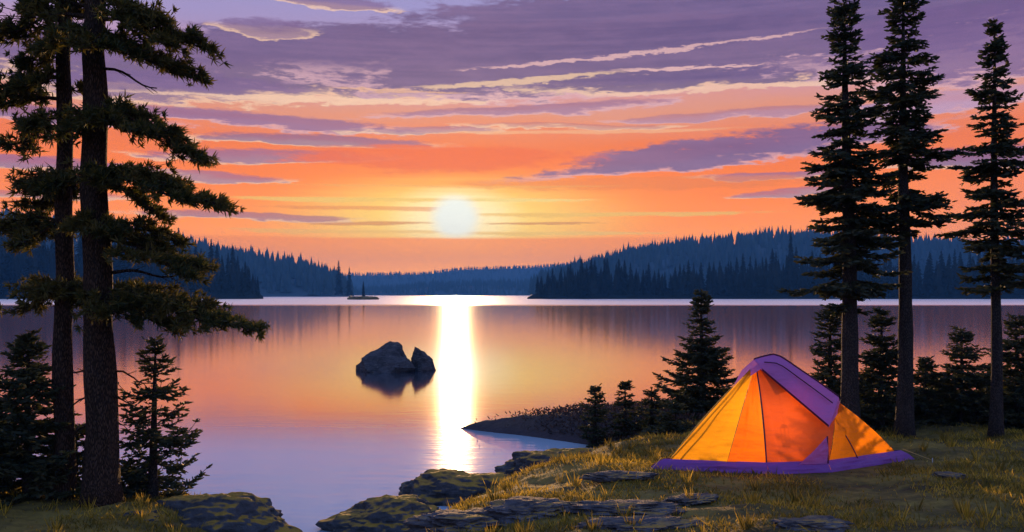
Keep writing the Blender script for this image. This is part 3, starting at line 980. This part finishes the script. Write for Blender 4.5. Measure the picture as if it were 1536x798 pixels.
# -------------------------------------------------------------------- tent
def fabric(name, col, trans, transp, rough=0.55, seam=None):
    m, nt = new_mat(name)
    tc = nt.n('ShaderNodeTexCoord')
    n1 = nt.noise(tc.outputs['Object'], 5.0, 3.0, 0.5)
    wv = nt.noise(nt.mapped(tc.outputs['Object'], (2.5, 2.5, 9)), 1.0, 2.0)
    bmp = nt.bump(nt.m('ADD', n1, wv), 0.6, 0.06)
    c = nt.mix(nt.m('MULTIPLY', n1, 0.2), col, tuple(x * 0.75 for x in col[:3]) + (1,))
    d = principled(nt, c, rough, bmp, spec=0.3)
    t = nt.n('ShaderNodeBsdfTranslucent'); nt.put(t.inputs[0], c); nt.put(t.inputs['Normal'], bmp)
    mx = nt.n('ShaderNodeMixShader'); mx.inputs[0].default_value = trans
    nt.t.links.new(d, mx.inputs[1]); nt.t.links.new(t.outputs[0], mx.inputs[2])
    out = mx.outputs[0]
    if transp:
        tr = nt.n('ShaderNodeBsdfTransparent'); nt.put(tr.inputs[0], tuple(min(1, x * 1.25) for x in col[:3]) + (1,))
        m2 = nt.n('ShaderNodeMixShader'); m2.inputs[0].default_value = transp
        nt.t.links.new(out, m2.inputs[1]); nt.t.links.new(tr.outputs[0], m2.inputs[2])
        out = m2.outputs[0]
    finish(nt, out)
    return m


m_yel = fabric('amber_nylon', (0.98, 0.47, 0.025, 1), 0.75, 0.0)
m_org = fabric('orange_nylon', (0.95, 0.22, 0.015, 1), 0.72, 0.0)
m_amb = fabric('deep_amber_nylon', (0.97, 0.30, 0.012, 1), 0.75, 0.0)
m_back = fabric('amber_mesh_nylon', (0.97, 0.78, 0.35, 1), 0.6, 0.82)
m_door = fabric('rust_red_nylon', (0.75, 0.12, 0.02, 1), 0.42, 0.0)
m_pur = fabric('purple_nylon', (0.58, 0.22, 0.64, 1), 0.35, 0.0)
m_band = fabric('purple_floor_nylon', (0.26, 0.08, 0.38, 1), 0.1, 0.0)
m_seam, nt = new_mat('seam_tape')
finish(nt, principled(nt, (0.09, 0.015, 0.05, 1), 0.7))
m_rope, nt = new_mat('guy_rope'); finish(nt, principled(nt, (0.5, 0.32, 0.12, 1), 0.8))
m_metal, nt = new_mat('peg_metal'); finish(nt, principled(nt, (0.4, 0.4, 0.42, 1), 0.4, Metallic=1.0))

tA = ongr(992, 704, 0.6); tS = ongr(1150, 710, 0.6); tB = ongr(1240, 707, 0.6); tC = ongr(1354, 690, 0.6)
tD = tA + (tC - tB) + Vector((0.1, 0.25, 0))
RA = at(1133, 546, 11.02); RM = at(1176, 546, 11.0); RB = at(1252, 598, 10.92)
troot_loc = (tA + tB + tC + tD) / 4
tent = empty('tent', troot_loc)
props(tent, 'orange dome tent with purple rainfly pitched on the grassy shore', 'tent')


def curve(a, b, c, n):
    """quadratic through a, b (middle), c"""
    k = b * 2 - (a + c) * 0.5
    return [a * (1 - t) ** 2 + k * 2 * t * (1 - t) + c * t * t for t in [i / n for i in range(n + 1)]]


def line(a, b, n):
    return [a.lerp(b, i / n) for i in range(n + 1)]


def ruled(lo, hi, bulge, n=14, wr=0.006, seed=0.0, inv=False):
    """cloth stretched between two edges, bellied outward"""
    vs, fs = [], []
    m = len(lo)
    nrm = (lo[-1] - lo[0]).cross(hi[m // 2] - lo[0])
    nrm.normalize()
    if nrm.dot((lo[0] + lo[-1] + hi[m // 2]) / 3 - troot_loc) < 0: nrm = -nrm
    for j in range(n + 1):
        t = j / n
        for i in range(m):
            s = i / (m - 1)
            p = lo[i].lerp(hi[i], t)
            p = p + nrm * (bulge * math.sin(math.pi * t) + wr * mnoise.noise(Vector((s * 5, t * 5, seed))) * math.sin(math.pi * t) * 3 * (0.3 + math.sin(math.pi * s)))
            vs.append(p - troot_loc)
    for j in range(n):
        for i in range(m - 1):
            a = j * m + i
            fs.append((a, a + 1, a + 1 + m, a + m))
    return vs, fs


def cloth(name, lo, hi, mat, bulge=0.05, label=None, seed=0.0, wr=0.010, par=None):
    vs, fs = ruled(lo, hi, bulge, seed=seed, wr=wr)
    o = link(name, mesh_of(name, vs, fs), mat, par or tent, True)
    if label: o['label'] = label
    return o


K = 14
def through(pts, n):
    d = [0.0]
    for a, b in zip(pts, pts[1:]): d.append(d[-1] + (b - a).length)
    out = []
    for i in range(n + 1):
        t = d[-1] * i / n
        k = min(len(pts) - 2, max(j for j in range(len(pts)) if d[j] <= t + 1e-9))
        u = (t - d[k]) / (d[k + 1] - d[k])
        p0, p1, p2, p3 = pts[max(k - 1, 0)], pts[k], pts[k + 1], pts[min(k + 2, len(pts) - 1)]
        out.append(((p1 * 2) + (p2 - p0) * u + (p0 * 2 - p1 * 5 + p2 * 4 - p3) * u * u + (p1 * 3 - p0 - p2 * 3 + p3) * u ** 3) * 0.5)
    return out


RPX = [(1133, 547, 11.02), (1147, 541, 11.02), (1166, 540, 11.0), (1200, 562, 10.97), (1228, 581, 10.95), (1252, 600, 10.92)]
ridge = through([at(*p) for p in RPX], K)
tA2 = tA.lerp(tS, 0.60) + Vector((-0.01, -0.05, 0))
cloth('side_panel', line(tA, tA2, K), [RA] * (K + 1), m_yel, 0.06, 'glowing amber panel at the left corner', 1)
cloth('side_panel', line(tA2, tS, K), [RA] * (K + 1), m_org, 0.06, 'deep orange panel beside the door zip', 1.5)
cloth('door', line(tS, tB, K), ridge, m_door, 0.07, 'rust red zipped door panel', 2)
cloth('side_panel', line(tB, tC, K), [RB] * (K + 1), m_amb, 0.05, 'amber end panel on the right', 3)
cloth('rear_panel', line(tC, tD, K), ridge[::-1], m_back, 0.06, None, 4)
cloth('rear_panel', line(tD, tA, K), [RA] * (K + 1), m_back, 0.05, None, 5)
# rainfly, a few centimetres off the body
up = Vector((0, -0.02, 0.035))
fl_r = [p + up for p in through([at(1130, 543, 11.02)] + [at(a, b - 3, c) for a, b, c in RPX[1:5]] + [at(1257, 599, 10.92)], K)]
fl_f = line(at(1143, 556, 10.86), at(1243, 641, 10.50), K)
fly = cloth('rainfly', fl_f, fl_r, m_pur, 0.025, None, 6, 0.008)
lft = line(at(1098, 585, 10.93), at(1143, 556, 10.86), K)
cloth('flap', [p + Vector((0, -0.012, 0)) for p in line(at(1098, 582, 11.06), at(1143, 552, 10.87), K)], line(at(1112, 556, 11.12), at(1133, 540, 11.02) + up, K), m_pur, 0.0, None, 7, 0.0, fly)
bk = [p + Vector((0.15, 0.55, -0.35)) for p in fl_r]
cloth('flap', bk, fl_r, m_pur, 0.015, None, 8, 0.004, fly)
cloth('flap', line(at(1243, 641, 10.50), at(1262, 612, 10.98), K), [fl_r[-1]] * (K + 1), m_pur, 0.0, None, 9, 0.0, fly)


def tape(name, pts, r, par, mat=None):
    t = Tubes(); t.add([p - troot_loc for p in pts], [r] * len(pts), 6)
    return link(name, t.mesh(name), mat or m_seam, par, True)


# seams, zip, trim
def panel_line(lo0, hi0, bul, nrmref, n=12, off=0.012):
    out = []
    for i in range(n + 1):
        t = i / n
        p = lo0.lerp(hi0, t) + nrmref * (bul * math.sin(math.pi * t) + off)
        out.append(p)
    return out


fn = (tB - tS).cross(RM - tS).normalized()
if fn.y > 0: fn = -fn
tape('zip', panel_line(tS, RA, 0.05, fn), 0.009, tent)
mid = tS.lerp(tB, 0.12)
cloth('trim', fl_f, [p + Vector((0.0, -0.008, 0.028)) for p in fl_f], m_seam, 0.0, None, 12, 0.0, fly)
fm = [fl_f[i].lerp(fl_r[i], 0.62) + fn * 0.062 for i in range(1, K)]
tape('seam', fm, 0.007, fly)
tape('seam', [p + Vector((0, -0.003, 0.004)) for p in fl_r], 0.010, fly)
rn = (tC - tB).cross(RB - tB).normalized()
if rn.y > 0: rn = -rn
tape('seam', panel_line(tB.lerp(tC, 0.42), tB.lerp(RB, 0.72), 0.03, rn, off=0.02), 0.007, tent)
tape('seam', panel_line(tA.lerp(tS, 0.10), tA.lerp(RA, 0.98), 0.0, fn, off=0.0), 0.008, tent)
# purple skirt round the foot
ctr = troot_loc
corners = [tA, tS, tB, tC, tD]
outs = []
for i, p in enumerate(corners):
    e1 = (p - corners[i - 1]).normalized(); e2 = (corners[(i + 1) % 5] - p).normalized()
    n_ = Vector((e1.y, -e1.x, 0)) + Vector((e2.y, -e2.x, 0)); n_.normalize()
    if n_.dot(p - ctr) < 0: n_ = -n_
    outs.append(n_ / max(0.5, n_.dot(Vector((e2.y, -e2.x, 0)))) if n_.dot(Vector((e2.y, -e2.x, 0))) > 0 else n_)
for i in range(5):
    a_, b_ = corners[i], corners[(i + 1) % 5]
    oa, ob = outs[i], outs[(i + 1) % 5]
    hi_ = Vector((0, 0, 0.125))
    cloth('skirt', line(a_ + oa * 0.085 + Vector((0, 0, 0.004)), b_ + ob * 0.085 + Vector((0, 0, 0.004)), K),
          line(a_ - oa * 0.012 + hi_, b_ - ob * 0.012 + hi_, K), m_band, 0.014, None, 20 + i, 0.008)
# purple vent flap in the lower corner of the door
v0 = ongr(1196, 704, 0.62); v1 = ongr(1240, 702, 0.62)
v0 = tS.lerp(tB, 0.50) + fn * 0.05 + Vector((0, 0, 0.08)); v1 = tS.lerp(tB, 0.985) + fn * 0.05 + Vector((0, 0, 0.08))
vt = tS.lerp(tB, 0.97) + Vector((0, 0, 0.40)) + fn * 0.055
cloth('door_flap', line(v0, v1, K), [vt] * (K + 1), m_pur, 0.02, 'purple triangular flap', 30, 0.006)
tape('seam', [v1 + fn * 0.01, vt + fn * 0.01], 0.008, tent)
# unseen lamp with its frame, added inside so the tent panels glow
lz = Vector((3.22, 11.0, 1.05)) - troot_loc
lt = Tubes()
lt.add([lz + Vector((0, 0, 0.09)), lz + Vector((0, 0, 0.13))], [0.05, 0.02], 12)
lt.add([lz + Vector((0, 0, -0.12)), lz + Vector((0, 0, -0.08))], [0.05, 0.045], 12)
for k_ in range(4):
    c_ = Vector((math.cos(k_ * 1.5708) * 0.045, math.sin(k_ * 1.5708) * 0.045, 0))
    lt.add([lz + c_ + Vector((0, 0, -0.08)), lz + c_ + Vector((0, 0, 0.09))], [0.004, 0.004], 5)
lt.add([lz + Vector((0, 0, 0.13)), lz + Vector((0, 0, 0.55))], [0.003, 0.003], 4)
link('added_glow_lamp', lt.mesh('added_glow_lamp'), m_metal, tent, True)
ld = bpy.data.lights.new('added_glow_light', 'POINT'); ld.energy = 10.0; ld.color = (1.0, 0.66, 0.30); ld.shadow_soft_size = 0.04
lo_ = bpy.data.objects.new('added_glow_light', ld); COL.objects.link(lo_); lo_.parent = tent; lo_.location = lz
# poles and lines
tape('pole', [tA + Vector((0, 0, 0.0)), tA.lerp(RA, 0.5) + Vector((0.01, -0.012, 0.02)), RA], 0.008, tent, m_seam)
for (a, p) in [(tA, ongr(968, 716, 0.6)), (tC, tC + Vector((0.32, -0.12, 0)))]:
    p.z = gz(p.x, p.y)
    tape('guy_rope', [a + Vector((0, 0, 0.14)), p + Vector((0, 0, 0.03))], 0.004, tent, m_rope)
    tape('peg', [p + Vector((0, 0, 0.06)), p - Vector((0, 0, 0.08))], 0.006, tent, m_metal)

# ------------------------------------------------------------- far country
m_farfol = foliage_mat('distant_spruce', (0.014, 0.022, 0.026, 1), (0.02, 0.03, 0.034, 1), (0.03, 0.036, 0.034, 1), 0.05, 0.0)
m_hillfol = foliage_mat('hill_forest', (0.042, 0.088, 0.115, 1), (0.056, 0.108, 0.135, 1), (0.072, 0.118, 0.138, 1), 0.05, 0.0)  # blue of distance painted into the needles, on top of the haze volume
m_hill, nt = new_mat('hill_ground_haze_tint')
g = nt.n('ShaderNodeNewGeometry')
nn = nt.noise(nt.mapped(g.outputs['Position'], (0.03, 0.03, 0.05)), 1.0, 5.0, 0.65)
finish(nt, principled(nt, nt.mix(nn, (0.045, 0.09, 0.12, 1), (0.072, 0.118, 0.14, 1)), 0.95, spec=0.1))  # ground colour carries the same painted haze tint as the trees


def interp(pts, x):
    return float(np.interp(x, [p[0] for p in pts], [p[1] for p in pts]))


def hill(name, label, prof, Y0, Y1, treeh, seed, fold=0.08):
    """shore at Y0 rising to a crest near Y1; prof gives the crest's tree tops"""
    x0, x1 = prof[0][0], prof[-1][0]
    n, m = 150, 26
    vs, fs = [], []
    def zf(px, t):
        Y = Y0 + (Y1 - Y0) * t
        crest = max(0.5, HC + (HY - interp(prof, px)) / F * Y1 - treeh)
        k = math.sin(min(1, t) * math.pi / 2) ** 0.9 if t <= 1 else math.cos((t - 1) * math.pi / 2 / 0.8)
        z = crest * k
        z *= 1 + fold * mnoise.fractal(Vector((px * 0.012 + seed, t * 2.2, seed)), 1.0, 2.0, 4) * (1 if t < 1 else 0.5) * min(1, 3 * abs(1 - t))
        return max(z, -0.5)
    for j in range(m + 1):
        t = 1.8 * j / m - 0.02
        Y = Y0 + (Y1 - Y0) * t
        for i in range(n + 1):
            px = x0 + (x1 - x0) * i / n
            vs.append(((px - 768) / F * Y, Y, zf(px, max(0, t)) - (0.4 if t <= 0 else 0)))
    w = n + 1
    for j in range(m):
        for i in range(n):
            a = j * w + i
            fs.append((a, a + 1, a + 1 + w, a + w))
    o = link(name, mesh_of(name, vs, fs), m_hill, smooth=True)
    props(o, label, 'hill', kind='structure')
    return zf


def forest(name, label, zf, prof, Y0, Y1, count, h0, h1, seed, mat, tmax=1.05):
    rd = random.Random(seed)
    vs, fs = [], []
    x0, x1 = prof[0][0], prof[-1][0]
    for c in range(count):
        px = rd.uniform(x0, x1); t = rd.random() ** 0.8 * tmax
        if c % 5 == 0: t = rd.uniform(0.92, tmax)
        Y = Y0 + (Y1 - Y0) * t
        z = zf(px, t)
        if z < 0.3: continue
        h = rd.uniform(h0, h1) * (1.25 if rd.random() < 0.12 else 1)
        x = (px - 768) / F * Y
        r = h * rd.uniform(0.14, 0.22)
        a0 = rd.random() * 6
        for (za, zb, ra) in ((0.02, 0.62, 1.0), (0.38, 1.0, 0.62)):
            b = len(vs)
            for k in range(6):
                a = a0 + k * 1.047
                q = r * ra * rd.uniform(0.7, 1.2)
                vs.append((x + math.cos(a) * q, Y + math.sin(a) * q, z + h * (za + rd.uniform(0, .08))))
            vs.append((x, Y, z + h * zb))
            for k in range(6):
                fs.append((b + k, b + (k + 1) % 6, b + 6))
    o = link(name, mesh_of(name, vs, fs), mat)
    return props(o, label, 'forest', kind='stuff')


PL = [(-900, 300), (-300, 305), (0, 318), (60, 326), (160, 331), (230, 346), (320, 369), (400, 382), (450, 390), (500, 406), (518, 416), (528, 436)]
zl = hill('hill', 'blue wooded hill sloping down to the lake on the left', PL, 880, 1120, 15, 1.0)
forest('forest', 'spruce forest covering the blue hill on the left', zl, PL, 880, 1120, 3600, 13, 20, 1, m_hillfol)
PR = [(796, 424), (812, 408), (880, 390), (940, 374), (1000, 364), (1100, 354), (1160, 348), (1230, 348), (1300, 353), (1400, 359), (1500, 363), (1700, 350), (2400, 330)]
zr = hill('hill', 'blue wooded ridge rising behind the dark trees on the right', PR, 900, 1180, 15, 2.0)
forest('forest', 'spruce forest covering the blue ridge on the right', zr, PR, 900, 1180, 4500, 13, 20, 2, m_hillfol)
PM = [(430, 436), (525, 431), (600, 425), (660, 420), (760, 418), (850, 416), (950, 410)]
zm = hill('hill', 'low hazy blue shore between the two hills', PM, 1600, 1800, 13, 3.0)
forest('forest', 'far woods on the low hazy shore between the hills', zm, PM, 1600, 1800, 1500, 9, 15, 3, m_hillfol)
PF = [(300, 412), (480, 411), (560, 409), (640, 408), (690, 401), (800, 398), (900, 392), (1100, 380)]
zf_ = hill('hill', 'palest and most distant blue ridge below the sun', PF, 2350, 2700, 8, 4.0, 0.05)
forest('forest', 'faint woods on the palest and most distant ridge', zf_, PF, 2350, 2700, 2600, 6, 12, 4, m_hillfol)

# dark wooded belts on both shores: the ground, then every tree
BR = [(795, 446), (803, 418), (818, 402), (836, 396), (850, 389), (885, 380), (930, 386), (960, 392), (1000, 398), (1020, 390), (1070, 388), (1110, 380), (1150, 376), (1180, 366), (1210, 376), (1280, 380), (1400, 378), (1480, 366), (1560, 362), (1800, 360), (2300, 350)]
BL = [(-900, 300), (-300, 315), (-60, 322), (10, 320), (60, 338), (100, 345), (180, 340), (205, 336), (240, 350), (270, 342), (300, 362), (330, 356), (350, 370), (370, 385), (385, 405), (392, 440)]


m_beltground, nt = new_mat('wooded_shore_ground')
df = nt.n('ShaderNodeBsdfDiffuse'); df.inputs[0].default_value = (0.014, 0.018, 0.018, 1)
finish(nt, df.outputs[0])


def belt_ground(label, prof, Y0, Y1, rise):
    x0, x1 = prof[0][0] - 4, prof[-1][0] + 3
    n, m = 90, 8
    vs, fs = [], []
    for j in range(m + 1):
        t = j / m
        Y = Y0 + (Y1 - Y0) * t
        for i in range(n + 1):
            px = x0 + (x1 - x0) * i / n
            room = max(0.0, (HY + 7 - interp(prof, px)) / F * Y0)
            z = min(rise, room * 0.35) * math.sin(math.pi * min(1, t * 1.25) * 0.5) - (0.4 if j == 0 else 0)
            if j == m: z = -0.4
            vs.append(((px - 768) / F * Y, Y, z))
    w = n + 1
    for j in range(m):
        for i in range(n):
            a = j * w + i
            fs.append((a, a + 1, a + 1 + w, a + w))
    props(link('hill', mesh_of('hill', vs, fs), m_beltground, smooth=True), label, 'shore', kind='structure')
    def zf(px, t):
        room = max(0.0, (HY + 7 - interp(prof, px)) / F * Y0)
        return min(rise, room * 0.35) * math.sin(math.pi * min(1, t * 1.25) * 0.5)
    return zf


def spire(seed, dens=1.0):
    """one distant spruce, 1 m tall, to be scaled"""
    rd = random.Random(seed); st = Strips()
    z = 0.05
    while z < 0.98:
        R = 0.17 * (1 - z) ** 0.75 * rd.uniform(0.75, 1.2) + 0.008
        k = 9
        for j in range(k):
            a = rd.uniform(0, 6.28)
            L = R * rd.uniform(0.6, 1.15)
            st.add((0, 0, z + 0.02), (math.cos(a) * L, math.sin(a) * L, z - L * rd.uniform(0.1, 0.5)), 0.055 * (1.15 - z), 0.3)
        z += 0.022
    st.add((0, 0, 0), (0, 0, 1.0), 0.03, 0.1); st.add((0, 0, 0), (0, 0, 1.0), 0.03, 0.1)
    return st.mesh('distant_spruce', np.random.default_rng(seed))


SPIRES = [spire(100 + i) for i in range(7)]
for me in SPIRES:
    me.materials.append(m_farfol)


def belt(label, group, prof, Y0, Y1, zf, xr, front, crest, seed):
    rd = random.Random(seed)
    def put(px, Y, z, h):
        o = bpy.data.objects.new('distant_spruce', SPIRES[rd.randrange(7)])
        COL.objects.link(o)
        o.location = ((px - 768) / F * Y, Y, z - 0.2)
        o.rotation_euler.z = rd.uniform(0, 6.28)
        w = h * rd.uniform(0.8, 1.25)
        o.scale = (w, w, h)
        props(o, label, 'tree', group)
    for k in range(crest):                       # those that make the skyline
        px = xr[0] + (xr[1] - xr[0]) * (k + rd.random()) / crest
        t = rd.uniform(0.25, 0.7); Y = Y0 + (Y1 - Y0) * t
        z = zf(px, t)
        h = (HC + (HY - interp(prof, px)) / F * Y - z) * rd.choice((0.78, 0.85, 0.92, 0.97, 1.02))
        if h > 3: put(px, Y, z, h)
    for k in range(front):
        px = xr[0] + (xr[1] - xr[0]) * (k + rd.random()) / front
        t = rd.uniform(0.02, 0.22); Y = Y0 + (Y1 - Y0) * t
        z = zf(px, t)
        h = (HC + (HY - interp(prof, px)) / F * Y - z) * rd.uniform(0.45, 0.82)
        if h > 2: put(px, Y, z, h)


def belt_fill(label, prof, Y0, Y1, zf, xr, count, seed):
    rd = random.Random(seed); vs, fs = [], []
    for c in range(count):
        px = rd.uniform(*xr); t = rd.uniform(0.1, 0.6); Y = Y0 + (Y1 - Y0) * t
        z = zf(px, t)
        h = (HC + (HY - interp(prof, px)) / F * Y - z) * rd.uniform(0.5, 0.75)
        if h < 2: continue
        x = (px - 768) / F * Y; r = h * rd.uniform(0.13, 0.2); a0 = rd.random() * 6
        for (za, zb, ra) in ((0.0, 0.5, 1.0), (0.25, 0.78, 0.75), (0.5, 1.0, 0.5)):
            b = len(vs)
            for k in range(7):
                a = a0 + k * 0.8976; q = r * ra * rd.uniform(0.7, 1.25)
                vs.append((x + math.cos(a) * q, Y + math.sin(a) * q, z + h * (za + rd.uniform(0, .07))))
            vs.append((x, Y, z + h * zb))
            for k in range(7): fs.append((b + k, b + (k + 1) % 7, b + 7))
    props(link('forest', mesh_of('forest', vs, fs), m_farfol), label, 'forest', kind='stuff')


zR = belt_ground('low wooded shore on the right across the lake', BR, 470, 620, 7)
belt('dark spruce in the wooded belt along the right far shore', 'spruces along the right far shore', BR, 480, 600, zR, (801, 1580), 60, 88, 5)
belt_fill('dense dark woods filling the right far shore behind its front trees', BR, 490, 600, zR, (806, 1700), 420, 8)
zL = belt_ground('low wooded shore on the left across the lake', BL, 470, 620, 10)
belt('dark spruce in the wooded belt along the left far shore', 'spruces along the left far shore', BL, 480, 600, zL, (-60, 389), 34, 48, 6)

belt_fill('dense dark woods filling the left far shore behind its front trees', BL, 490, 600, zL, (-300, 384), 320, 9)


def lone(px, top, Y, z, label, w=0.8, i=0):
    o = bpy.data.objects.new('distant_spruce', SPIRES[i]); COL.objects.link(o)
    h = HC + (HY - top) / F * Y - z
    o.location = ((px - 768) / F * Y, Y, z); o.scale = (h * w, h * w, h)
    props(o, label, 'tree')


lone(1186, 337, 520, 2.0, 'tallest spruce spire breaking the skyline of the right far shore', 0.5, 1)
lone(545, 421, 430, 1.2, 'single small spruce standing on the tiny golden islet', 0.8, 2)
lone(410, 372, 1080, 60, 'lone spruce poking above the blue hill on the left', 0.6, 3)
lone(508, 390, 900, 2.0, 'tall spruce at the right foot of the blue hill on the left', 0.85, 4)
lone(524, 400, 890, 1.0, 'spruce at the very end of the blue hill beside the islet', 0.85, 5)
# the islet
m_islet = rock_mat('islet_grass', (0.07, 0.06, 0.02, 1), (0.28, 0.18, 0.05, 1), sc=0.2)
boulder('islet', 'tiny golden grass islet with one spruce in the middle of the lake', at(546, 450, 430) + Vector((0, 0, 0)), (7.6, 5, 2.6), 31, m_islet, 0.0, 0.2, cat='islet', flat=0.3)
bpy.data.objects['islet'].location.z = -0.1

# --------------------------------------------------------------------- haze
m_haze = bpy.data.materials.new('haze_air'); m_haze.use_nodes = True
nt = NT(m_haze.node_tree)
pv = nt.n('ShaderNodeVolumePrincipled')
pv.inputs['Color'].default_value = (0.14, 0.50, 1.0, 1)
pv.inputs['Density'].default_value = 2.8e-4
pv.inputs['Anisotropy'].default_value = -0.5
o_ = nt.n('ShaderNodeOutputMaterial'); nt.t.links.new(pv.outputs[0], o_.inputs['Volume'])
bm = bmesh.new()
bmesh.ops.create_cube(bm, size=1.0)
for v in bm.verts:
    v.co = Vector((2600 if v.co.x > 0 else -2600, 3300 if v.co.y > 0 else -400, 175 if v.co.z > 0 else -2.6))
me = bpy.data.meshes.new('haze'); bm.to_mesh(me); bm.free()
props(link('haze', me, m_haze), 'thin blue evening haze over the whole lake', 'haze', kind='stuff')
zmax = max((v.co.z + o.location.z) for o in S.objects if o.type == 'MESH' and o.name.startswith(('hill', 'forest')) for v in o.data.vertices)
print('highest', zmax)
for v in me.vertices:
    if v.co.z > 0: v.co.z = zmax + 3

# ------------------------------------------------------------------ render
S.render.engine = 'CYCLES'
S.view_settings.view_transform = 'Standard'
S.view_settings.look = 'None'
S.view_settings.exposure = 0.5
S.view_settings.gamma = 1.0
S.view_settings.use_curve_mapping = False
c = S.cycles
c.use_denoising = True
try: c.denoiser = 'OPENIMAGEDENOISE'
except Exception: pass
c.max_bounces = 8
c.transparent_max_bounces = 12
c.volume_bounces = 0
c.sample_clamp_indirect = 4.0
c.caustics_reflective = False
c.caustics_refractive = False
